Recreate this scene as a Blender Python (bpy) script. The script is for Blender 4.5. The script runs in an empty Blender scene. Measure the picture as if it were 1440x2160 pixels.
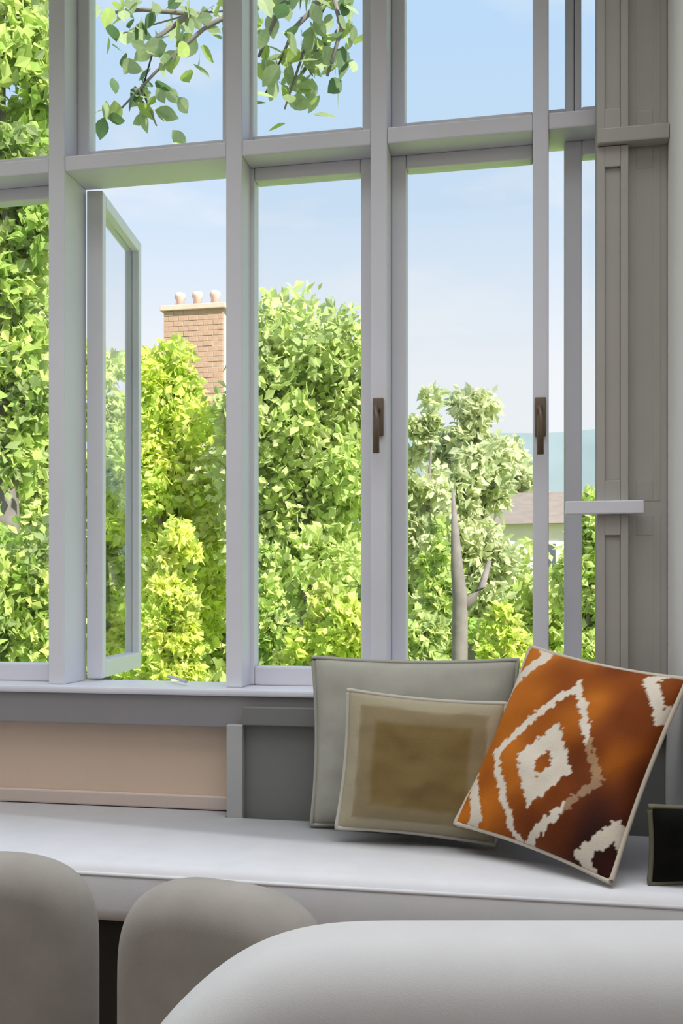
import bpy, bmesh, math, random
from mathutils import Vector, Matrix, noise
random.seed(7)
C = bpy.context.scene.collection
PI = math.pi

# ------------------------------------------------------------ camera
F, HOR, CX = 2100.0, 1250.0, 720.0         # focal length in px, horizon row, principal column
YAW = math.radians(11.0)
EYE = 1.04
cs, sn = math.cos(YAW), math.sin(YAW)
cd = bpy.data.cameras.new('camera'); cam = bpy.data.objects.new('camera', cd); C.objects.link(cam)
cam.location = (0, 0, EYE); cam.rotation_euler = (PI/2, 0, YAW)
cd.sensor_fit = 'VERTICAL'; cd.sensor_height = 36.0; cd.lens = 36.0*F/2160
cd.shift_y = (HOR-1080)/2160.0; cd.clip_start = 0.02; cd.clip_end = 500
bpy.context.scene.camera = cam
def P(px, py, Y):                           # world point on the plane y = Y
    u, w = (px-CX)/F, (HOR-py)/F
    t = Y/(u*sn+cs)
    return Vector((t*(u*cs-sn), Y, EYE+t*w))
def G(px, py, z):                           # world point on the plane z
    u, w = (px-CX)/F, (HOR-py)/F
    t = (z-EYE)/w
    return Vector((t*(u*cs-sn), t*(u*sn+cs), z))

# ------------------------------------------------------------ world, sun, added fill lights, exposure
w = bpy.data.worlds.new('sky'); bpy.context.scene.world = w; w.use_nodes = True
nt = w.node_tree; N = nt.nodes; L = nt.links
for n in list(N): N.remove(n)
out = N.new('ShaderNodeOutputWorld'); bg = N.new('ShaderNodeBackground'); L.new(bg.outputs[0], out.inputs[0])
tc = N.new('ShaderNodeTexCoord'); sx = N.new('ShaderNodeSeparateXYZ'); L.new(tc.outputs['Generated'], sx.inputs[0])
cr = N.new('ShaderNodeValToRGB'); L.new(sx.outputs['Z'], cr.inputs[0])
e = cr.color_ramp.elements
e[0].position = 0.0; e[0].color = (0.82, 0.84, 0.86, 1)
e[1].position = 1.0; e[1].color = (0.22, 0.42, 0.80, 1)
for p_, c_ in ((0.22, (0.80, 0.83, 0.87)), (0.36, (0.57, 0.70, 0.86)), (0.52, (0.48, 0.68, 0.92))):
    k = cr.color_ramp.elements.new(p_); k.color = (*c_, 1)
mp = N.new('ShaderNodeMapping'); mp.inputs['Scale'].default_value = (1.6, 1.6, 4.5); L.new(tc.outputs['Generated'], mp.inputs[0])
nz = N.new('ShaderNodeTexNoise'); nz.inputs['Scale'].default_value = 2.3; nz.inputs['Detail'].default_value = 7; L.new(mp.outputs[0], nz.inputs['Vector'])
c2 = N.new('ShaderNodeValToRGB'); L.new(nz.outputs['Fac'], c2.inputs[0])
c2.color_ramp.elements[0].position = 0.50; c2.color_ramp.elements[0].color = (0, 0, 0, 1)
c2.color_ramp.elements[1].position = 0.72; c2.color_ramp.elements[1].color = (0.85, 0.85, 0.85, 1)
mx = N.new('ShaderNodeMixRGB'); L.new(c2.outputs[0], mx.inputs[0]); L.new(cr.outputs[0], mx.inputs[1]); mx.inputs[2].default_value = (0.82, 0.83, 0.86, 1)
L.new(mx.outputs[0], bg.inputs[0]); bg.inputs[1].default_value = 1.12

sd = bpy.data.lights.new('sun', 'SUN'); sd.energy = 9.3; sd.angle = math.radians(2); sd.color = (1.0, 0.95, 0.86)
so = bpy.data.objects.new('sun', sd); C.objects.link(so)
so.rotation_euler = Vector((-0.50, 0.36, -0.62)).to_track_quat('-Z', 'Y').to_euler()
def area(name, loc, target, size, energy, col):
    d = bpy.data.lights.new(name, 'AREA'); d.shape = 'RECTANGLE'; d.size, d.size_y = size; d.energy = energy; d.color = col
    o = bpy.data.objects.new(name, d); C.objects.link(o); o.location = loc
    o.rotation_euler = (Vector(target)-Vector(loc)).to_track_quat('-Z', 'Y').to_euler(); return o
wl = area('window_seat_fill', (-0.6, 1.45, 2.98), (-0.6, 1.46, 0.8), (3.2, 1.4), 27, (0.95, 0.97, 1.0)); wl.data.spread = math.radians(112)  # added fill over the seat, no fixture there; limited spread spares the posts
area('room_fill', (-0.1, -0.9, 2.98), (-0.1, -0.89, 0.8), (4.0, 2.4), 24, (1.0, 0.97, 0.95))  # added fill behind the camera to lift the room, no fixture there
vs = bpy.context.scene.view_settings
vs.view_transform = 'Standard'; vs.look = 'None'; vs.exposure = 0.0; vs.gamma = 1.0; vs.use_curve_mapping = False

# ------------------------------------------------------------ materials
def srgb(h):
    c = [int(h[i:i+2], 16)/255 for i in (0, 2, 4)]
    return tuple(x/12.92 if x <= .04045 else ((x+.055)/1.055)**2.4 for x in c)
def mat(name, col, rough=.6, var=.06, scale=8, bump=0.0, bscale=60, weave=False, spec=.4, sheen=0):
    m = bpy.data.materials.new(name); m.use_nodes = True; n = m.node_tree.nodes; l = m.node_tree.links
    b = n['Principled BSDF']; b.inputs['Roughness'].default_value = rough; b.inputs['Specular IOR Level'].default_value = spec
    if sheen: b.inputs['Sheen Weight'].default_value = sheen
    t = n.new('ShaderNodeTexCoord'); z = n.new('ShaderNodeTexNoise'); z.inputs['Scale'].default_value = scale; z.inputs['Detail'].default_value = 5
    l.new(t.outputs['Object'], z.inputs['Vector'])
    r = n.new('ShaderNodeValToRGB'); l.new(z.outputs['Fac'], r.inputs[0])
    r.color_ramp.elements[0].position = .3; r.color_ramp.elements[1].position = .7
    r.color_ramp.elements[0].color = (*[x*(1-var) for x in col], 1); r.color_ramp.elements[1].color = (*[min(1, x*(1+var)) for x in col], 1)
    l.new(r.outputs[0], b.inputs['Base Color'])
    if bump:
        bp = n.new('ShaderNodeBump'); bp.inputs['Strength'].default_value = bump; bp.inputs['Distance'].default_value = .002
        if weave:
            a = n.new('ShaderNodeTexWave'); a.inputs['Scale'].default_value = bscale; a.bands_direction = 'X'
            c = n.new('ShaderNodeTexWave'); c.inputs['Scale'].default_value = bscale; c.bands_direction = 'Z'
            l.new(t.outputs['Object'], a.inputs['Vector']); l.new(t.outputs['Object'], c.inputs['Vector'])
            s = n.new('ShaderNodeMath'); s.operation = 'ADD'; l.new(a.outputs['Fac'], s.inputs[0]); l.new(c.outputs['Fac'], s.inputs[1]); l.new(s.outputs[0], bp.inputs['Height'])
        else:
            a = n.new('ShaderNodeTexNoise'); a.inputs['Scale'].default_value = bscale; l.new(t.outputs['Object'], a.inputs['Vector']); l.new(a.outputs['Fac'], bp.inputs['Height'])
        l.new(bp.outputs[0], b.inputs['Normal'])
    return m
def attr_mat(name, rough=.6, trans=0.0, bump=0, layer='col'):
    m = bpy.data.materials.new(name); m.use_nodes = True; n = m.node_tree.nodes; l = m.node_tree.links
    b = n['Principled BSDF']; b.inputs['Roughness'].default_value = rough; b.inputs['Specular IOR Level'].default_value = .25
    a = n.new('ShaderNodeAttribute'); a.attribute_name = layer; l.new(a.outputs['Color'], b.inputs['Base Color'])
    if trans:
        tr = n.new('ShaderNodeBsdfTranslucent'); l.new(a.outputs['Color'], tr.inputs[0])
        mxs = n.new('ShaderNodeMixShader'); mxs.inputs[0].default_value = trans
        l.new(b.outputs[0], mxs.inputs[1]); l.new(tr.outputs[0], mxs.inputs[2]); l.new(mxs.outputs[0], n['Material Output'].inputs[0])
    if bump:
        t = n.new('ShaderNodeTexCoord'); z = n.new('ShaderNodeTexNoise'); z.inputs['Scale'].default_value = 350; l.new(t.outputs['Object'], z.inputs['Vector'])
        bp = n.new('ShaderNodeBump'); bp.inputs['Strength'].default_value = bump; bp.inputs['Distance'].default_value = .002
        l.new(z.outputs['Fac'], bp.inputs['Height']); l.new(bp.outputs[0], b.inputs['Normal'])
    return m
M = dict(
    paint=mat('white_window_paint', (.73, .725, .79), .42, .03, 3, .15, 40),
    sill=mat('sill_paint', (.72, .72, .79), .35, .03, 3),
    apron=mat('shaded_apron_paint', (.26, .245, .255), .5, .04, 4),  # same paint as the sill, darkened: under-sill shade put into the colour
    beige=mat('beige_wall_paint', (.66, .51, .40), .7, .04, 3, .2, 90),
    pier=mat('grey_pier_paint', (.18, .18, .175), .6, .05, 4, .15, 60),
    wall=mat('warm_grey_wall_paint', (.84, .825, .82), .7, .03, 3, .2, 90),
    shutter=mat('taupe_shutter_paint', (.42, .395, .365), .5, .05, 5, .15, 50),
    ceil=mat('ceiling_paint', (.8, .8, .79), .8, .02),
    floor=mat('oak_floor', (.22, .15, .10), .5, .25, 6, .2, 30),
    seatfab=mat('pale_seat_linen', (.76, .76, .80), .85, .03, 12, .14, 700, False, .2, .2),
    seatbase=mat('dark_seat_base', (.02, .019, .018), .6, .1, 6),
    chair=mat('taupe_chair_fabric', (.34, .315, .29), .9, .08, 14, .14, 700, False, .15, .15),
    sofa=mat('off_white_sofa_linen', (.60, .60, .615), .88, .03, 12, .14, 700, False, .2, .2),
    wood=mat('dark_leg_wood', (.06, .035, .02), .4, .2, 10),
    grey_pil=mat('grey_linen', (.40, .39, .34), .9, .06, 20, .14, 700, False, .15),
    taupe_pil=mat('olive_taupe_velvet', (.235, .19, .12), .8, .10, 9, .14, 700, False, .15, .5),
    pale_pipe=mat('pale_piping', (.52, .49, .43), .8, .05),
    cream=mat('cream_piping', (.56, .50, .41), .8, .05),
    black=mat('black_velvet', (.006, .006, .005), .9, .2, 9, .3, 200, False, .1),
    olive=mat('olive_piping', (.16, .15, .10), .8, .05),
    bronze=mat('bronze_handle', (.16, .11, .075), .4, .15, 20),
    steel=mat('grey_steel', (.5, .52, .53), .3, .05),
    brick=mat('pink_brick', (.44, .29, .21), .85, .15, 5, .4, 30),
    mortar=mat('mortar', (.50, .44, .40), .9, .05),
    roof=mat('grey_brown_roof_tile', (.23, .19, .16), .8, .12, 3),
    terracotta=mat('terracotta_pot', (.62, .45, .38), .7, .08),
    render=mat('pale_house_render', (.78, .72, .66), .8, .04, 2),
    dwin=mat('dark_window', (.10, .12, .14), .2, .05),
    bark=mat('grey_bark', (.20, .175, .16), .9, .2, 9, .8, 25),
    lawn=mat('lawn_grass', (.25, .36, .08), .9, .3, 1.5, .5, 30),
    hill=mat('blue_hills', (.20, .255, .26), .95, .12, .05),
    leaf=attr_mat('leaf', .6, .5),
    ikat=attr_mat('ikat_print', .8, 0, .4),
)
g = bpy.data.materials.new('clear_glass'); g.use_nodes = True
n = g.node_tree.nodes; l = g.node_tree.links; n.remove(n['Principled BSDF'])
tr = n.new('ShaderNodeBsdfTransparent'); tr.inputs[0].default_value = (.965, .975, .975, 1); gl = n.new('ShaderNodeBsdfGlossy'); gl.inputs['Roughness'].default_value = .02
mm = n.new('ShaderNodeMixShader')
lw = n.new('ShaderNodeLayerWeight'); lw.inputs['Blend'].default_value = .5
pw = n.new('ShaderNodeMath'); pw.operation = 'POWER'; pw.inputs[1].default_value = 5; l.new(lw.outputs['Facing'], pw.inputs[0])
ml = n.new('ShaderNodeMath'); ml.operation = 'MULTIPLY_ADD'; ml.inputs[1].default_value = .45; ml.inputs[2].default_value = .012; l.new(pw.outputs[0], ml.inputs[0])
l.new(ml.outputs[0], mm.inputs[0]); l.new(tr.outputs[0], mm.inputs[1]); l.new(gl.outputs[0], mm.inputs[2]); l.new(mm.outputs[0], n['Material Output'].inputs[0])
M['glass'] = g

# ------------------------------------------------------------ object helpers
def link(name, me, m, parent=None, smooth=False):
    if m and not me.materials: me.materials.append(m)
    o = bpy.data.objects.new(name, me); C.objects.link(o)
    if parent: o.parent = parent
    if smooth:
        for p in me.polygons: p.use_smooth = True
    return o
def obj(name, bm, m, parent=None, smooth=False):
    bmesh.ops.recalc_face_normals(bm, faces=bm.faces)
    me = bpy.data.meshes.new(name); bm.to_mesh(me); bm.free()
    return link(name, me, m, parent, smooth)
def thing(name, label=None, cat=None, loc=(0, 0, 0), group=None, kind=None, rot=(0, 0, 0)):
    o = bpy.data.objects.new(name, None); C.objects.link(o); o.location = loc; o.rotation_euler = rot; o.empty_display_size = .1
    return tag(o, label, cat, group, kind)
def tag(o, label=None, cat=None, group=None, kind=None):
    if label: o['label'] = label
    if cat: o['category'] = cat
    if group: o['group'] = group
    if kind: o['kind'] = kind
    return o
def bx(bm, a, b, bev=0.0, seg=2):
    """axis-aligned box between corners a, b; bevelled"""
    t = bmesh.new(); bmesh.ops.create_cube(t, size=1)
    a, b = Vector(a), Vector(b)
    for v in t.verts: v.co = Vector([(a[i]+b[i])/2+v.co[i]*abs(b[i]-a[i]) for i in range(3)])
    if bev: bmesh.ops.bevel(t, geom=t.edges[:], offset=bev, segments=seg, affect='EDGES', profile=.6)
    me = bpy.data.meshes.new('t'); t.to_mesh(me); t.free(); bm.from_mesh(me); bpy.data.meshes.remove(me)
    return bm
def box(name, a, b, m, parent=None, bev=.004, loc=None, seg=2):
    off = Vector(loc) if loc is not None else Vector((0, 0, 0))
    bm = bmesh.new(); bx(bm, Vector(a)-off, Vector(b)-off, bev, seg); return obj(name, bm, m, parent)
def tube(bm, pts, r, n=8, closed=False):
    pts = [Vector(p) for p in pts]; rings = []
    m_ = len(pts)
    for i, p in enumerate(pts):
        a = pts[(i-1) % m_] if (closed or i > 0) else p; b = pts[(i+1) % m_] if (closed or i < m_-1) else p
        d = (b-a).normalized(); up = Vector((0, 0, 1)) if abs(d.z) < .9 else Vector((1, 0, 0))
        x = d.cross(up).normalized(); y = d.cross(x)
        rr = r[i] if isinstance(r, (list, tuple)) else r
        rings.append([bm.verts.new(p+x*math.cos(2*PI*k/n)*rr+y*math.sin(2*PI*k/n)*rr) for k in range(n)])
    for i in range(m_ if closed else m_-1):
        A, B = rings[i], rings[(i+1) % m_]
        for k in range(n): bm.faces.new((A[k], A[(k+1) % n], B[(k+1) % n], B[k]))
    if not closed: bm.faces.new(rings[0][::-1]); bm.faces.new(rings[-1])
    return bm

# ------------------------------------------------------------ the room
D = 2.587                       # inner face of the window wall
DEP = .14                       # depth of posts and sill
XL, XR = -2.35, .312
ZS = .45                        # seat height
z_sill = .783
z_tb = P(400, 338, D).z; z_tt = P(400, 305, D).z
ZC = 3.05
def X(px, Y=D): return P(px, 0, Y).x
box('floor', (-3.2, -2.4, -.05), (2.2, D+.2, 0), M['floor'], bev=0)['kind'] = 'structure'
box('ceiling', (-3.2, -2.4, ZC), (2.2, D+.25, ZC+.2), M['ceil'], bev=0)['kind'] = 'structure'
box('wall_back', (-3.2, -2.5, 0), (2.2, -2.4, ZC), M['wall'], bev=0)['kind'] = 'structure'
box('wall_left', (-2.45, -2.4, 0), (XL, D+.2, ZC), M['wall'], bev=0)['kind'] = 'structure'
wr = box('wall_right', (XR, 2.2, 0), (XR+.15, D+.2, ZC), M['wall'], bev=0); wr['kind'] = 'structure'
box('wall_right_return', (XR+.15, 2.2, 0), (2.2, 2.3, ZC), M['wall'], bev=0)['kind'] = 'structure'
box('wall_far_right', (2.1, -2.4, 0), (2.2, 2.2, ZC), M['wall'], bev=0)['kind'] = 'structure'
# wall below the windows
wf = box('wall_front', (XL, D+.002, 0), (XR, D+DEP, z_sill-.045), M['beige'], bev=0); wf['kind'] = 'structure'
xp = P(478, 0, D-.075).x
box('trim_1', (XL, D-.014, ZS+.002), (xp-.005, D+.002, P(200, 1668, D).z), mat('pinkish_skirting_paint', (.60, .50, .45), .6, .03), bev=.004)['kind'] = 'structure'
# grey panelled pier to the right of the beige stretch
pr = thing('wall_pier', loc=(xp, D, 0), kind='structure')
def lb(name, a, b, m, par, bev=.003):       # box in world coordinates parented to an empty
    return box(name, a, b, m, par, bev, loc=par.location)
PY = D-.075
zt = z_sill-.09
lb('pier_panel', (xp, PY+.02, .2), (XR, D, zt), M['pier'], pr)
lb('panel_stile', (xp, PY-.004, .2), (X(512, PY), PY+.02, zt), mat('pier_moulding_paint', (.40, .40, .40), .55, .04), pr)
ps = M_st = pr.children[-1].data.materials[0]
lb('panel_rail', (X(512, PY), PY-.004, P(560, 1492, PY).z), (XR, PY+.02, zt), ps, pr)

# sill: board + two-step apron
box('trim_2', (XL, D-.055, z_sill-.018), (XR, D+DEP+.03, z_sill), M['sill'], bev=.006)['kind'] = 'structure'
za = P(200, 1526, D-.03).z
box('trim_3', (XL, D-.045, za), (XR, D+.004, z_sill-.018), M['apron'], bev=.004)['kind'] = 'structure'

# ------------------------------------------------------------ windows
def member(name, x0, x1, z0, z1, par, y0=D, y1=D+DEP, m='paint', bev=.004):
    return lb(name, (x0, y0, z0), (x1, y1, z1), M[m], par, bev)
SY0, SY1 = D+DEP-.06, D+DEP-.012       # sash depth
def sash(par, x0, x1, z0, z1, st=.04, rb=.05, rt=.04, glass=True, name='sash'):
    s = bpy.data.objects.new(name, None); C.objects.link(s); s.parent = par; s.location = Vector((x0, SY0, z0))-par.location
    W, H, T = x1-x0, z1-z0, SY1-SY0
    def q(nm, a, b, m='paint', bev=.005):
        bm = bmesh.new(); bx(bm, a, b, bev); return obj(nm, bm, M[m], s)
    q('stile', (0, 0, 0), (st, T, H)); q('stile', (W-st, 0, 0), (W, T, H))
    q('rail', (st, 0, 0), (W-st, T, rb)); q('rail', (st, 0, H-rt), (W-st, T, H))
    q('glass_pane', (st, T*.45, rb), (W-st, T*.55, H-rt), 'glass', 0)
    return s
def handle(par, x, z, y=SY0):
    h = bpy.data.objects.new('handle', None); C.objects.link(h); h.parent = par; h.location = Vector((x, y, z))-par.location
    bm = bmesh.new(); bx(bm, (-.014, -.008, -.05), (.014, 0, .05), .003)
    tube(bm, [(0, -.008, .02), (0, -.035, .02), (0, -.042, -.01), (0, -.040, -.10)], [.007, .007, .008, .009], 10)
    obj('handle_lever', bm, M['bronze'], h, True); return h
zw0 = z_sill
# posts: (left px, right px) at the wall face
posts = [(102, 136), (476, 510), (781, 816), (1123, 1157)]
bays = [(-330, 102), (136, 476), (510, 781), (816, 1123), (1157, 1262)]
wins = []
for i, (a, b) in enumerate(bays):
    x0, x1 = X(a), X(b)
    wn = thing('window_%d' % (i+1), loc=(x0, D, z_sill), kind='structure'); wins.append(wn)
    # posts (each goes to the unit on its left)
    if i < 4:
        pa, pb = posts[i]
        member('post', X(pa), X(pb), zw0, 2.985, wn)
    else:
        member('post', X(1262), XR, zw0, 2.985, wn)
    member('transom', x0, x1, z_tb, z_tt, wn, D+.002, D+DEP-.002)
    member('head', x0, x1, 2.985, ZC, wn)
    # upper fixed light
    zu0 = z_tt
    if i == 4:
        sash(wn, x0-.03, X(1210, SY0), zu0, 2.985, .022, .045, .03, name='upper_light')
        sash(wn, X(1211, SY0), X(1264, SY0)+.03, zu0, 2.985, .018, .045, .03, name='upper_light')
    else:
        sash(wn, x0-(.028 if i == 2 else 0), x1+(.036 if i == 3 else 0), zu0, 2.985, .036, .045, .03, name='upper_light')
    if i == 1: continue
    if i == 4: sash(wn, X(1227, SY0)-.045, X(1262, SY0)+.045, zw0, z_tb, .045, .052, .036)
    else: sash(wn, x0-(.028 if i == 2 else 0), x1+(.040 if i == 3 else 0), zw0, z_tb, .040, .052, .036)
# the open casement of window 2, hung on its left post and swung outward
w2 = wins[1]; x0, x1 = X(136), X(476)
s = sash(w2, x0+.01, x1-.01, zw0+.006, z_tb-.006, .036, .052, .036)
s.name = 'open_sash'; s.location.y += .05; s.location.x += .045; s.rotation_euler.z = math.radians(98)
st = bmesh.new(); tube(st, [(0, 0, 0), (-.04, .04, .005), (-.09, .10, .005)], .005, 6)
o = obj('casement_stay', st, M['steel'], w2); o.location = (x1-x0-.12, .02, .012)
# handles on the closed casements
handle(wins[2], X(798), P(798, 880, D).z, D-.001)
handle(wins[3], X(1139), P(1139, 880, D).z, D-.001)
# masonry over / beyond the windows stays out of frame; roof slab overhangs a little
box('trim_4', (XL-.1, D+DEP, 2.99), (XR+.3, D+DEP+.12, ZC+.2), M['paint'], bev=.004)['kind'] = 'structure'

# folded shutters against the right reveal, facing the room
sh = thing('folded_shutter', 'tall folded taupe window shutter with recessed panels at right end of the windows', 'shutter', (X(1258, D-.10), D-.10, z_sill))
sx0, sx1 = X(1259, D-.12), X(1396, D-.12)
xm = X(1326, D-.12)
zj = P(1290, 1071, D-.12).z; zjt = P(1290, 290, D-.12).z
def leaf_panel(x0, x1, z0, z1, y):
    L_ = bpy.data.objects.new('shutter_leaf', None); C.objects.link(L_); L_.parent = sh; L_.location = Vector((x0, y, z0))-sh.location
    Wd, H = x1-x0, z1-z0; s_ = min(.018, Wd*.25)
    def q(nm, a, b, bev=.002):
        bm = bmesh.new(); bx(bm, a, b, bev); return obj(nm, bm, M['shutter'], L_)
    q('leaf_stile', (0, 0, 0), (s_, .024, H)); q('leaf_stile', (Wd-s_, 0, 0), (Wd, .024, H))
    q('leaf_rail', (s_, 0, 0), (Wd-s_, .024, .05)); q('leaf_rail', (s_, 0, H-.05), (Wd-s_, .024, H))
    q('leaf_panel', (s_, .008, .05), (Wd-s_, .018, H-.05))
for (za_, zb_) in ((z_sill+.002, zj-.016), (zj+.016, zjt-.02), (zjt+.02, 2.98)):
    leaf_panel(sx0, xm-.001, za_, zb_, D-.12)
    leaf_panel(xm+.001, min(sx1, XR-.002), za_, zb_, D-.095)
lb('shutter_rail', (X(1192, D-.14), D-.14, zj-.016), (X(1358, D-.14), D-.118, zj+.016), M['paint'], sh)
lb('shutter_rail', (sx0, D-.135, zjt-.018), (XR-.001, D-.096, zjt+.018), M['shutter'], sh)
lb('hinge_strip', (sx0+.002, D-.094, z_sill), (XR-.001, D-.002, 2.98), M['shutter'], sh)

# ------------------------------------------------------------ window seat
ZS = .45
fl, frr = G(0, 1812, ZS), G(1240, 1882, ZS)          # two points of the front edge of the seat
k = (frr.y-fl.y)/(frr.x-fl.x)
def fy(x): return fl.y+(x-fl.x)*k
def prism(bm, poly, z0, z1, bev=0.0, seg=3, keep=()):
    t = bmesh.new()
    A = [t.verts.new((p[0], p[1], z0)) for p in poly]; B = [t.verts.new((p[0], p[1], z1)) for p in poly]
    t.faces.new(A[::-1]); t.faces.new(B)
    for i in range(len(poly)): t.faces.new((A[i], A[(i+1) % len(poly)], B[(i+1) % len(poly)], B[i]))
    n_ = len(poly); skip = set()
    for i in keep: skip |= {frozenset((A[i], A[(i+1) % n_])), frozenset((B[i], B[(i+1) % n_])), frozenset((A[i], B[i])), frozenset((A[(i+1) % n_], B[(i+1) % n_]))}
    if bev: bmesh.ops.bevel(t, geom=[e_ for e_ in t.edges if frozenset(e_.verts) not in skip], offset=bev, segments=seg, affect='EDGES', profile=.5)
    me = bpy.data.meshes.new('t'); t.to_mesh(me); t.free(); bm.from_mesh(me); bpy.data.meshes.remove(me)
seat = thing('window_seat', 'long built-in window seat with pale linen top running under the windows', 'window seat', (XL, D-.1, 0))
so_ = seat.location
def sp(x0, x1, yoff, z0, z1, name, m, bev, seg=4):
    bm = bmesh.new()
    poly = [(x0, fy(x0)+yoff), (x1, fy(x1)+yoff), (x1, 2.195), (XR-.003, 2.195), (XR-.003, PY-.006), (xp-.004, PY-.006), (xp-.004, D-.003), (x0, D-.003)]
    poly = [(a-so_.x, b-so_.y) for a, b in poly]
    prism(bm, poly, z0, z1, bev, seg, (2, 3, 4, 5, 6)); return obj(name, bm, m, seat, False if bev < .01 else True)
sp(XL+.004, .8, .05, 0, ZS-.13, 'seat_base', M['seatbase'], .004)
sp(XL+.004, .8, 0, ZS-.13, ZS, 'seat_cushion', M['seatfab'], .035, 6)
bm = bmesh.new(); tube(bm, [(XL+.05-so_.x, fy(XL+.05)+.004-so_.y, ZS-.022), (.75-so_.x, fy(.75)+.004-so_.y, ZS-.022)], .005, 8)
obj('seat_piping', bm, M['seatfab'], seat, True)

# ------------------------------------------------------------ cushions
def pillow_mesh(w_, h_, t_, n=48, pinch=.055, colfn=None, seed=0):
    bm = bmesh.new(); grid = {}
    cl = bm.loops.layers.color.new('col') if colfn else None
    def pos(i, j, sgn):
        u, v = -1+2*i/n, -1+2*j/n
        e_ = max(0, (1-abs(u)**2.6)*(1-abs(v)**2.6))**.52
        x = u*w_/2*(1-pinch*(1-v*v)*abs(u)); z = v*h_/2*(1-pinch*(1-u*u)*abs(v))
        wr_ = noise.noise(Vector((u*2.2+seed, v*2.2, sgn)))*.09 + noise.noise(Vector((u*6+seed, v*5, sgn*3)))*.025
        return Vector((x, sgn*t_/2*e_*(1+wr_*2), z))
    for sgn in (-1, 1):
        for i in range(n+1):
            for j in range(n+1):
                edge = i in (0, n) or j in (0, n)
                key = (i, j, 0 if edge else sgn)
                if key not in grid: grid[key] = bm.verts.new(pos(i, j, sgn))
        gk = lambda i, j: grid[(i, j, 0 if (i in (0, n) or j in (0, n)) else sgn)]
        for i in range(n):
            for j in range(n):
                f = bm.faces.new((gk(i, j), gk(i+1, j), gk(i+1, j+1), gk(i, j+1)))
                if colfn:
                    for lp, (a, b) in zip(f.loops, ((i, j), (i+1, j), (i+1, j+1), (i, j+1))):
                        lp[cl] = (*colfn(-1+2*a/n, -1+2*b/n), 1)
    ring = []
    idx = [(i, 0) for i in range(n)]+[(n, j) for j in range(n)]+[(i, n) for i in range(n, 0, -1)]+[(0, j) for j in range(n, 0, -1)]
    for i, j in idx: ring.append(pos(i, j, 1))
    return bm, ring
def pillow(label, w_, h_, t_, m, pipe, frame, n=40, colfn=None, seed=0, pr_=.006):
    """frame = (bottom centre, unit vector along the base, unit vector up the face)"""
    o0, ux, uz = frame; uy = uz.cross(ux).normalized()
    r = thing('cushion', label, 'cushion')
    Mx = Matrix((ux, uy, uz)).transposed().to_4x4(); Mx.translation = o0
    r.matrix_world = Mx
    bm, ring = pillow_mesh(w_, h_, t_, n, .05, colfn, seed)
    for v in bm.verts: v.co.z += h_/2
    c_ = obj('cushion_cover', bm, m, r, True)
    bm = bmesh.new(); tube(bm, [p+Vector((0, 0, h_/2)) for p in ring], pr_, 6, True); obj('cushion_piping', bm, pipe, r, True)
    return r
def lean(pa, pb, ang, sz=None):
    d = (pb-pa); d.z = 0; d.normalize(); nrm = Vector((-d.y, d.x, 0))     # back, away from the viewer
    up = nrm*math.sin(ang)+Vector((0, 0, 1))*math.cos(ang)
    return d, up
def place(px, Yw, zoff, yaw, lean_, roll):
    """base centre on the seat at column px and wall distance Yw"""
    b = P(px, 1500, Yw); b.z = ZS+zoff
    R_ = Matrix.Rotation(yaw, 3, 'Z') @ Matrix.Rotation(-lean_, 3, 'X') @ Matrix.Rotation(roll, 3, 'Y')
    return (b, R_ @ Vector((1, 0, 0)), R_ @ Vector((0, 0, 1)))
rad = math.radians
def place_at(br, wd, yaw, lean_, roll):      # given the lower right corner, which rests on the seat
    R_ = Matrix.Rotation(yaw, 3, 'Z') @ Matrix.Rotation(-lean_, 3, 'X') @ Matrix.Rotation(roll, 3, 'Y')
    ux, uz = R_ @ Vector((1, 0, 0)), R_ @ Vector((0, 0, 1))
    return (Vector((br[0], br[1], ZS+.012))-ux*wd/2, ux, uz)
pillow('square grey linen cushion standing against the wall behind the taupe one', .51, .42, .11, M['grey_pil'], M['grey_pil'], place(870, 2.435, .008, 0, rad(2), 0), seed=1)
TD, TP_, TM = (.50, .42, .26), (.66, .62, .52), (.56, .50, .38)
def tcol(u, v):
    e_ = max(abs(u), abs(v))+.03*noise.noise(Vector((u*3, v*3, 5)))
    t_ = max(0, min(1, (e_-.58)/.06)); a = tuple(TD[i]+(TM[i]-TD[i])*t_ for i in range(3))
    t_ = max(0, min(1, (e_-.80)/.03)); return tuple(a[i]+(TP_[i]-a[i])*t_ for i in range(3))
pillow('olive taupe cushion with a paler border leaning on the grey cushion', .375, .325, .09, M['ikat'], M['pale_pipe'], place(876, 2.31, .022, rad(2), rad(6), rad(4)), n=60, colfn=tcol, seed=4, pr_=.006)

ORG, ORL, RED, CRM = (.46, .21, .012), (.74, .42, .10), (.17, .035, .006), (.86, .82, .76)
def ik(u, v):
    # big serrated medallion print: nested diamonds with feathered edges
    jag = .055*noise.noise(Vector((u*3, v*26, 2)))+.05*noise.noise(Vector((u*22, v*4, 7)))
    def mix(a, b, t): return tuple(a[i]+(b[i]-a[i])*t for i in range(3))
    dm = abs(u+.06)*1.05+abs(v+.22)*.80+jag
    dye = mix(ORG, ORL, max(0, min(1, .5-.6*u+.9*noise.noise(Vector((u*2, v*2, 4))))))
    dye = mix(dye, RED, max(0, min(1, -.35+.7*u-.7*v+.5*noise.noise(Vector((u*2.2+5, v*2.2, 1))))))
    if dm < .10: return dye
    if dm < .36: return CRM
    if dm < .64: return dye
    if dm < .76: return CRM if (u < .35) else mix(CRM, dye, .5)
    if dm < 1.08: return dye
    c2_ = abs(abs(u)-.95)*1.1+abs(abs(v)-.90)*.9+jag
    if c2_ < .20: return dye
    if c2_ < .40: return CRM
    return dye
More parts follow.
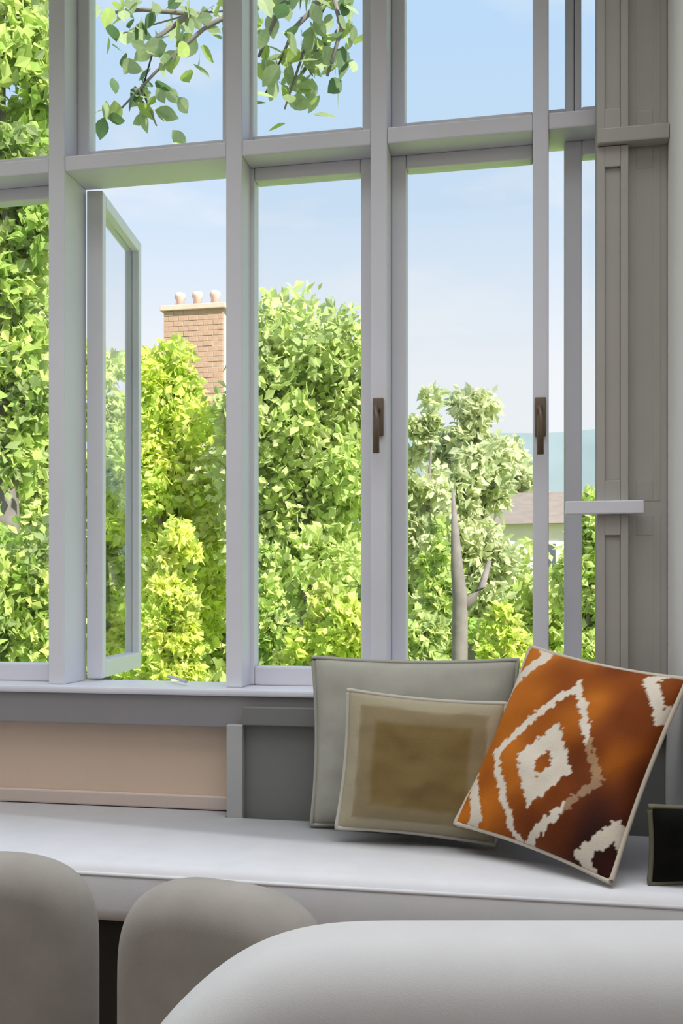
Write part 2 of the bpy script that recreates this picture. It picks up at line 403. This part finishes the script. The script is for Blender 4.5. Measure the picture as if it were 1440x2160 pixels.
pillow('orange and cream medallion print cushion leaning at the right end of the seat', .395, .455, .12, M['ikat'], M['cream'], place_at((.148, 2.05), .395, -.512, .50, .1575), n=110, colfn=ik, seed=9, pr_=.006)
pillow('black cushion with olive piping, half hidden by the orange print cushion', .22, .155, .07, M['black'], M['olive'], place(1484, 2.11, .004, YAW, 0, 0), n=24, seed=3)

# ------------------------------------------------------------ low chairs in front of the seat
def slab(prof, t_, rad, m=6):
    """thick slab with well rounded rim: prof = closed (x, z) outline, y from -t_/2 to t_/2"""
    bm = bmesh.new(); n_ = len(prof); nr = []
    for i in range(n_):
        a, b = Vector(prof[i-1]), Vector(prof[(i+1) % n_]); d_ = (b-a).normalized(); nr.append(Vector((-d_.y, d_.x)))
    ar = sum(prof[i-1][0]*prof[i][1]-prof[i][0]*prof[i-1][1] for i in range(n_))
    if ar < 0: nr = [-x for x in nr]
    rings = []
    for sgn in (-1, 1):
        for q in (range(m+1) if sgn < 0 else range(m, -1, -1)):
            a = PI/2*q/m; ins = rad*(1-math.sin(a)); y = sgn*(t_/2-rad+rad*math.cos(a))
            rings.append([bm.verts.new((prof[i][0]+nr[i].x*ins, y, prof[i][1]+nr[i].y*ins)) for i in range(n_)])
    for A, B in zip(rings, rings[1:]):
        for i in range(n_): bm.faces.new((A[i], A[(i+1) % n_], B[(i+1) % n_], B[i]))
    bm.faces.new(rings[0]); bm.faces.new(rings[-1][::-1])
    return bm
def low_chair(label, cxy, Wd, rz, H=.664, ex=3.0):
    t = thing('low_chair', label, 'chair', (cxy[0], cxy[1], 0), rot=(0, 0, rz))
    prof = []
    hh = .16
    for q in range(33):
        a = PI*q/32; c_, s_ = math.cos(a), math.sin(a)
        prof.append((Wd*math.copysign(abs(c_)**(2/ex), c_), H-hh+hh*abs(s_)**(2/ex)))
    prof += [(-Wd, .30), (-Wd*.96, .12), (Wd*.96, .12), (Wd, .30)]
    bk = obj('backrest', slab(prof, .12, .055), M['chair'], t, True)
    bm = bmesh.new(); prism(bm, [(-Wd*.85, .05), (Wd*.85, .05), (Wd*.65, .26), (-Wd*.65, .26)], .20, .40, .035, 5); obj('seat', bm, M['chair'], t, True)
    for sx_ in (-1, 1):
        for yy in (0, .25):
            bm = bmesh.new(); tube(bm, [(sx_*Wd*.8, yy, .21), (sx_*Wd*.84, yy, 0)], [.02, .013], 10); obj('leg', bm, M['wood'], t, True)
    return t
q1 = P(-40, 1300, 1.46); q2 = P(420, 1300, 1.33)
low_chair('taupe fabric low chair at the left edge, nearest the beige wall', (P(-92, 1300, 1.40).x, 1.40), .215, math.radians(22), .635)
low_chair('taupe fabric low chair between the left chair and the off-white sofa', (P(468, 1300, 1.35).x, 1.35), .165, math.radians(-14), .63)

# ------------------------------------------------------------ sofa back in the foreground
ZB = .738
pf = G(636, 1908, ZB)
sf = thing('sofa', 'off-white linen sofa in the foreground, its rounded back and sloping shoulder seen', 'sofa', (pf.x, pf.y, 0), rot=(0, 0, YAW))
th = .15
out_ = [(.72, .08), (.72, ZB-.04), (.69, ZB-.01), (.65, ZB), (.40, ZB), (.2, ZB), (.03, ZB), (-.005, ZB-.003), (-.045, ZB-.017), (-.070, ZB-.034), (-.092, ZB-.054), (-.12, ZB-.082), (-.145, ZB-.110), (-.165, ZB-.15), (-.18, ZB-.21), (-.185, ZB-.30), (-.185, .08)]
def smooth_outline(pts):
    """even resampling, then repeated averaging"""
    o_ = []
    for a, b in zip(pts, pts[1:]):
        a, b = Vector(a), Vector(b); k_ = max(1, int((b-a).length/.012))
        o_ += [a.lerp(b, q/k_) for q in range(k_)]
    o_.append(Vector(pts[-1]))
    for _ in range(14): o_ = [o_[0]]+[(o_[q-1]+o_[q]*2+o_[q+1])/4 for q in range(1, len(o_)-1)]+[o_[-1]]
    return [tuple(p) for p in o_]
out_ = out_[:1]+smooth_outline([(.72, ZB-.30)]+out_[3:-2]+[(-.185, ZB-.30)])+[(-.185, .08)]
bm = slab(out_, th, .055, 8)
for v in bm.verts: v.co.y -= th/2
obj('sofa_back', bm, M['sofa'], sf, True)
bm = bmesh.new(); prism(bm, [(-.16, -.62), (.70, -.62), (.70, -th+.01), (-.16, -th+.01)], .10, .42, .04, 4); obj('sofa_seat', bm, M['sofa'], sf, True)
for xx in (-.12, .66):
    for yy in (-.57, -.08):
        bm = bmesh.new(); tube(bm, [(xx, yy, .11), (xx, yy, 0)], [.022, .016], 10); obj('leg', bm, M['wood'], sf, True)

# ------------------------------------------------------------ outdoors
GZ = -1.2
box('ground', (-70, D+DEP+.4, GZ-.2), (60, 160, GZ), M['lawn'], bev=0)['kind'] = 'structure'
# distant hills
bm = bmesh.new(); nx = 60; rows = []
for j in range(6):
    row = []
    for i in range(nx+1):
        x = -160+260*i/nx; y = 130+j*14
        z = GZ+ (0, 12, 23, 30, 27, 0)[j]*(1+.25*noise.noise(Vector((x*.02, y*.02, 0))))
        row.append(bm.verts.new((x, y, z if j else GZ-.2)))
    rows.append(row)
for j in range(5):
    for i in range(nx): bm.faces.new((rows[j][i], rows[j][i+1], rows[j+1][i+1], rows[j+1][i]))
h = obj('hills', bm, M['hill'], None, True); h['kind'] = 'structure'

leaf_cols = dict(
    lime=['d4e440', 'e4ee60', 'bcd438', 'eef080', 'ccd070'],
    mid=['c0d468', 'd0dc7c', 'a8bc68', 'dcec8c', 'c4cc88'],
    rich=['a4c83c', 'b8d050', '90a850', 'c8dc68', '8ca050', 'd4e070'],
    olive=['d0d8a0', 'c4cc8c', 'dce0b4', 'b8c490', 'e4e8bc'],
    grey=['7c9464', '94a878', '687c58', 'a4b488'])
def leafmesh(bm, cl, p, size, col, nrm_up=.3):
    d_ = Vector((random.gauss(0, 1), random.gauss(0, 1), random.gauss(0, 1)-.3)).normalized()
    s_ = d_.cross(Vector((random.gauss(0, 1), random.gauss(0, 1), random.gauss(0, 1)))).normalized()
    n_ = d_.cross(s_)
    L_, W_ = size, size*.32
    pts = [p, p+d_*L_*.45+s_*W_+n_*W_*.25, p+d_*L_, p+d_*L_*.45-s_*W_+n_*W_*.25]
    v = [bm.verts.new(q) for q in pts]
    for f in (bm.faces.new((v[0], v[1], v[2])), bm.faces.new((v[0], v[2], v[3]))):
        for lp in f.loops: lp[cl] = (*col, 1)
def tree(name, label, cat, px, Y, top, bot, hw, pal, nleaf, leafs, trunk=True, group=None, depth=None, lobes=26, trunk_r=.12):
    c = P(px, (top+bot)/2, Y); tp = P(px, top, Y); bt = P(px, bot, Y)
    rx = abs(P(px+hw, 0, Y).x-P(px-hw, 0, Y).x)/2; rz = (tp.z-bt.z)/2; ry = depth or rx*.8
    r = thing(name, label, cat, (c.x, c.y, GZ), group)
    cz = c.z-GZ
    bm = bmesh.new(); cl = bm.loops.layers.float_color.new('col')
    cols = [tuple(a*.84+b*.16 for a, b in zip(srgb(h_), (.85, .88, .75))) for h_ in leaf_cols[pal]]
    lob = []
    for _ in range(lobes):
        while True:
            q = Vector((random.uniform(-1, 1), random.uniform(-1, 1), random.uniform(-1, 1)))
            if q.length < 1: break
        lob.append((Vector((q.x*rx*.78, q.y*ry*.78, cz+q.z*rz*.82)), random.uniform(.25, .42)*min(rx, rz), random.choice(cols)))
    for _ in range(nleaf):
        c0, rr, cc = random.choice(lob)
        q = Vector((random.gauss(0, 1), random.gauss(0, 1), random.gauss(0, 1))).normalized()*rr*random.uniform(.55, 1.05)
        c_ = cc if random.random() < .55 else random.choice(cols)
        k_ = random.uniform(.85, 1.12)
        leafmesh(bm, cl, c0+q, leafs*random.uniform(.7, 1.3), tuple(min(.95, x*k_) for x in c_))
    f = obj('foliage', bm, M['leaf'], r); f['kind'] = 'stuff'
    if trunk:
        bm = bmesh.new()
        tube(bm, [(0, 0, 0), (.05, 0, cz*.5), (-.04, .03, cz+rz*.1)], [trunk_r*1.3, trunk_r, trunk_r*.5], 10)
        for q in range(7):
            c0, rr, cc = lob[q]; z0 = cz*.55+q*.08*rz
            tube(bm, [(0, 0, z0), tuple(Vector((0, 0, z0)).lerp(c0, .5)+Vector((0, 0, .08*rz))), tuple(c0)], [trunk_r*.5, trunk_r*.3, trunk_r*.1], 6)
        obj('trunk', bm, M['bark'], r, True)
    return r
tree('broadleaf_tree', 'tall rich green tree filling the leftmost pane', 'tree', 0, 7.5, -300, 1200, 135, 'rich', 12000, .13, lobes=80)
tree('shrub', 'dark green shrub low in the leftmost pane', 'shrub', 10, 6.5, 1000, 1560, 150, 'rich', 3600, .10, False)
tree('broadleaf_tree', 'lime green tree seen through the open casement below the brick chimney', 'tree', 365, 15, 620, 1560, 135, 'lime', 11000, .16, lobes=50)
tree('broadleaf_tree', 'muted green tree seen through the glass of the open sash', 'tree', 215, 17, 640, 1500, 95, 'mid', 6000, .2, lobes=40)
tree('broadleaf_tree', 'broad green tree with a rounded crown filling the third window', 'tree', 645, 14, 530, 1350, 195, 'mid', 13000, .17, lobes=70)
tree('shrub', 'yellow green shrub at the foot of the third window', 'shrub', 690, 10, 1230, 1520, 120, 'lime', 3500, .11, False)
tree('shrub', 'green shrub low beside the left mullion of the third window', 'shrub', 555, 10.5, 1120, 1520, 62, 'rich', 2500, .11, False)
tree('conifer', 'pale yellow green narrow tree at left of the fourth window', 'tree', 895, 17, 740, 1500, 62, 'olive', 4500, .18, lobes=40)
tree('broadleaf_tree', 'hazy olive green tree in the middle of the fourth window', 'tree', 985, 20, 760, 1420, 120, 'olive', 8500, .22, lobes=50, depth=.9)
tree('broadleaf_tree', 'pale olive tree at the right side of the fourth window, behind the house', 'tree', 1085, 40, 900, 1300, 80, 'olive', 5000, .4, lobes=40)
tree('shrub', 'bright green shrub halfway up the fourth window, beside the forked trunk', 'shrub', 930, 11, 1060, 1560, 62, 'rich', 2200, .11, False)
tree('shrub', 'yellow green shrub at bottom right of the fourth window', 'shrub', 1065, 11, 1255, 1520, 55, 'lime', 2000, .11, False)
tree('shrub', 'dark green shrub at bottom left of the fourth window', 'shrub', 895, 10, 1250, 1540, 55, 'mid', 2000, .11, False)
tree('broadleaf_tree', 'green tree seen in the narrow fifth window', 'tree', 1250, 18, 985, 1500, 75, 'mid', 5000, .18, lobes=40)
tree('broadleaf_tree', 'farther green tree behind the tall tree of the leftmost pane', 'tree', 60, 15, 250, 1500, 110, 'mid', 9000, .17, lobes=70)
tree('shrub', 'tall lime shrub at the foot of the tree in the open casement', 'shrub', 372, 10.5, 1020, 1560, 58, 'lime', 4500, .11, False, lobes=50)
hedge = tree('hedge', 'long mid green hedge across the far end of the garden', 'hedge', 560, 23, 1080, 1500, 1000, 'mid', 16000, .34, False, depth=.5, lobes=160)

# forked grey trunk in the fourth window
ft = thing('tree_trunk', 'bare forked grey tree trunk in the fourth window', 'tree', (P(968, 1300, 9).x, 9, GZ))
bm = bmesh.new()
top1 = P(966, 1195, 9).z-GZ; yk = P(966, 1265, 9).z-GZ; cc = .085
tube(bm, [(0, 0, 0), (0, 0, yk*.6), (.01, 0, yk), (-.02, 0, top1), (-.06, .05, top1+.7)], [.085, .075, .07, .055, .012], 12)
obj('trunk', bm, M['bark'], ft, True)
bm = bmesh.new(); tube(bm, [(0, 0, yk-.12), (.12, .02, yk+.02), (.2, .04, yk+.12), (.27, .05, yk+.35)], [.05, .045, .035, .02], 10); obj('branch', bm, M['bark'], ft, True)

# pale house, right
def house(name, label, px0, px1, Y, ptop, wall_m, roof_m, roof_top, dep=6, wins_=((.2, .35), (.65, .8))):
    a, b = P(px0, ptop, Y), P(px1, ptop, Y)
    r = thing(name, label, 'house', (a.x, Y, GZ)); W_ = b.x-a.x; H_ = a.z-GZ
    def q(nm, p0, p1, m, par=r, bev=0.0):
        bm = bmesh.new(); bx(bm, p0, p1, bev); return obj(nm, bm, m, par)
    q('wall', (0, 0, 0), (W_, dep, H_), wall_m)
    zr = P(px0, roof_top, Y).z-GZ
    bm = bmesh.new()
    v = [bm.verts.new(p) for p in ((-.3, -.3, H_-.1), (W_+.3, -.3, H_-.1), (W_+.3, dep+.3, H_-.1), (-.3, dep+.3, H_-.1), (-.3, dep/2, zr), (W_+.3, dep/2, zr))]
    for f in ((0, 1, 5, 4), (2, 3, 4, 5), (0, 4, 3), (1, 2, 5), (0, 3, 2, 1)): bm.faces.new([v[i] for i in f])
    obj('roof', bm, roof_m, r)
    for f0, f1 in wins_:
        for zz in (H_*.30, H_*.66):
            w_ = q('window', (W_*f0, -.04, zz), (W_*f1, .05, zz+H_*.2), M['sill'], r)
            q('pane', (W_*f0+.08, -.05, zz+.08), (W_*f1-.08, -.035, zz+H_*.2-.08), M['dwin'], w_)
    return r, W_, H_
house('house', 'pale rendered house glimpsed behind the trees of the fourth window', 1010, 1220, 30, 1100, M['render'], M['roof'], 1020)
# brick house with chimney, left
hb, Wb, Hb = house('house', 'brick house with a pink brick chimney behind the lime green tree', 300, 560, 25, 870, M['mortar'], M['roof'], 800, 5)
ca, cb = P(345, 770, 24.6), P(470, 650, 24.6)
cw, ch = cb.x-ca.x, cb.z-ca.z+1.2
ck = bpy.data.objects.new('chimney', None); C.objects.link(ck); ck.parent = hb; ck.location = (ca.x-hb.location.x, -.4, ca.z-1.2-GZ)
bm = bmesh.new(); bx(bm, (.012, .012, 0), (cw-.012, .7, ch)); obj('chimney_core', bm, M['mortar'], ck)
cols_n = 6; bw = cw/cols_n; rws = int(ch/.13); bh = ch/rws
bm = bmesh.new(); bx(bm, (.006, 0, .006), (bw-.006, .10, bh-.006), .004, 1); bo = obj('brick', bm, M['brick'], ck)
bm = bmesh.new(); bx(bm, (.006, 0, .006), (bw/2-.006, .10, bh-.006), .004, 1); bhf = obj('brick', bm, M['brick'], ck)
fi, hfirst = True, True
for r_ in range(rws):
    off = (r_ % 2)*bw/2
    for q in range(cols_n-(r_ % 2)):
        if fi: o = bo; fi = False
        else: o = bo.copy(); C.objects.link(o)
        o.location = (off+q*bw, random.uniform(-.008, .008), r_*bh)
    if r_ % 2:
        for xx in (0, cw-bw/2):
            if hfirst: o = bhf; hfirst = False
            else: o = bhf.copy(); C.objects.link(o)
            o.location = (xx, random.uniform(-.006, .006), r_*bh)
bm = bmesh.new(); bx(bm, (-.08, -.08, ch), (cw+.08, .78, ch+.14), .02); obj('chimney_cap', bm, M['terracotta'], ck)
for q in range(3):
    bm = bmesh.new(); tube(bm, [(0, 0, 0), (0, 0, .25), (0, 0, .30), (0, 0, .42)], [.13, .11, .15, .13], 12)
    o = obj('chimney_pot', bm, M['terracotta'], ck, True); o.location = (cw*(.2+.3*q), .35, ch+.13)

# overhanging branch high in windows 2 and 3: individual leaves
lb_ = thing('overhanging_branch', 'leafy overhanging branches against the sky in the upper left lights', 'branch', tuple(P(720, -120, 5.5)))
bc = lb_.location
cols = [srgb(h_) for h_ in leaf_cols['grey']+leaf_cols['mid']]
mats = []
for i in range(5):
    mats.append(mat('branch_leaf_%s' % 'abcde'[i], random.choice(cols) if i else srgb('5c7850'), .6, .12, 4))
for m_ in mats:
    n_ = m_.node_tree.nodes; l_ = m_.node_tree.links
    t_ = n_.new('ShaderNodeBsdfTranslucent'); mx_ = n_.new('ShaderNodeMixShader'); mx_.inputs[0].default_value = .4
    l_.new(n_['Color Ramp'].outputs[0], t_.inputs[0]); l_.new(n_['Principled BSDF'].outputs[0], mx_.inputs[1]); l_.new(t_.outputs[0], mx_.inputs[2])
    l_.new(mx_.outputs[0], n_['Material Output'].inputs[0])
lm = []
for m_ in mats:
    bm = bmesh.new(); nseg = 5; rowl = []
    for i in range(nseg+1):
        t_ = i/nseg; wd = math.sin(PI*min(1, t_*1.02+.02))**.8*.33 if 0 < i < nseg else .01
        rowl.append([bm.verts.new((-wd, t_, -.12*t_*t_+.08*abs(wd))), bm.verts.new((0, t_, -.12*t_*t_)), bm.verts.new((wd, t_, -.12*t_*t_+.08*abs(wd)))])
    for i in range(nseg):
        for j in (0, 1): bm.faces.new((rowl[i][j], rowl[i][j+1], rowl[i+1][j+1], rowl[i+1][j]))
    me = bpy.data.meshes.new('leaf'); bm.to_mesh(me); bm.free(); me.materials.append(m_); lm.append(me)
twigs = [[(790, -150), (700, -20), (640, 110), (600, 230)], [(790, -160), (650, -40), (500, 20), (400, 30), (260, 70)],
         [(520, 10), (430, 60), (330, 150), (250, 235)], [(400, 30), (330, 80), (300, 190), (330, 265)], [(700, -20), (720, 60), (690, 160)], [(620, -60), (580, 40), (545, 120)], [(420, 30), (300, 20), (215, 30)], [(700, -20), (620, 60), (560, 200)], [(720, 60), (660, 120), (620, 180)]]
spots = []
for tw in twigs:
    yy = random.uniform(5.2, 5.9)
    pts = [P(a, b, yy)-bc for a, b in tw]
    bm = bmesh.new(); tube(bm, [tuple(p) for p in pts], [.016, .012, .008, .005, .004][:len(pts)], 6); obj('twig', bm, M['bark'], lb_, True)
    for i in range(len(pts)-1):
        for q in range(20): spots.append(pts[i].lerp(pts[i+1], q/20))
random.shuffle(spots)
for p in spots[:300]:
    o = bpy.data.objects.new('leaf', random.choice(lm)); C.objects.link(o); o.parent = lb_
    o.location = p+Vector((random.gauss(0, .07), random.gauss(0, .1), random.gauss(0, .06)))
    o.rotation_euler = (random.uniform(-1.6, .2), random.uniform(-.8, .8), random.uniform(0, 2*PI))
    s_ = random.uniform(.09, .145); o.scale = (s_, s_, s_)
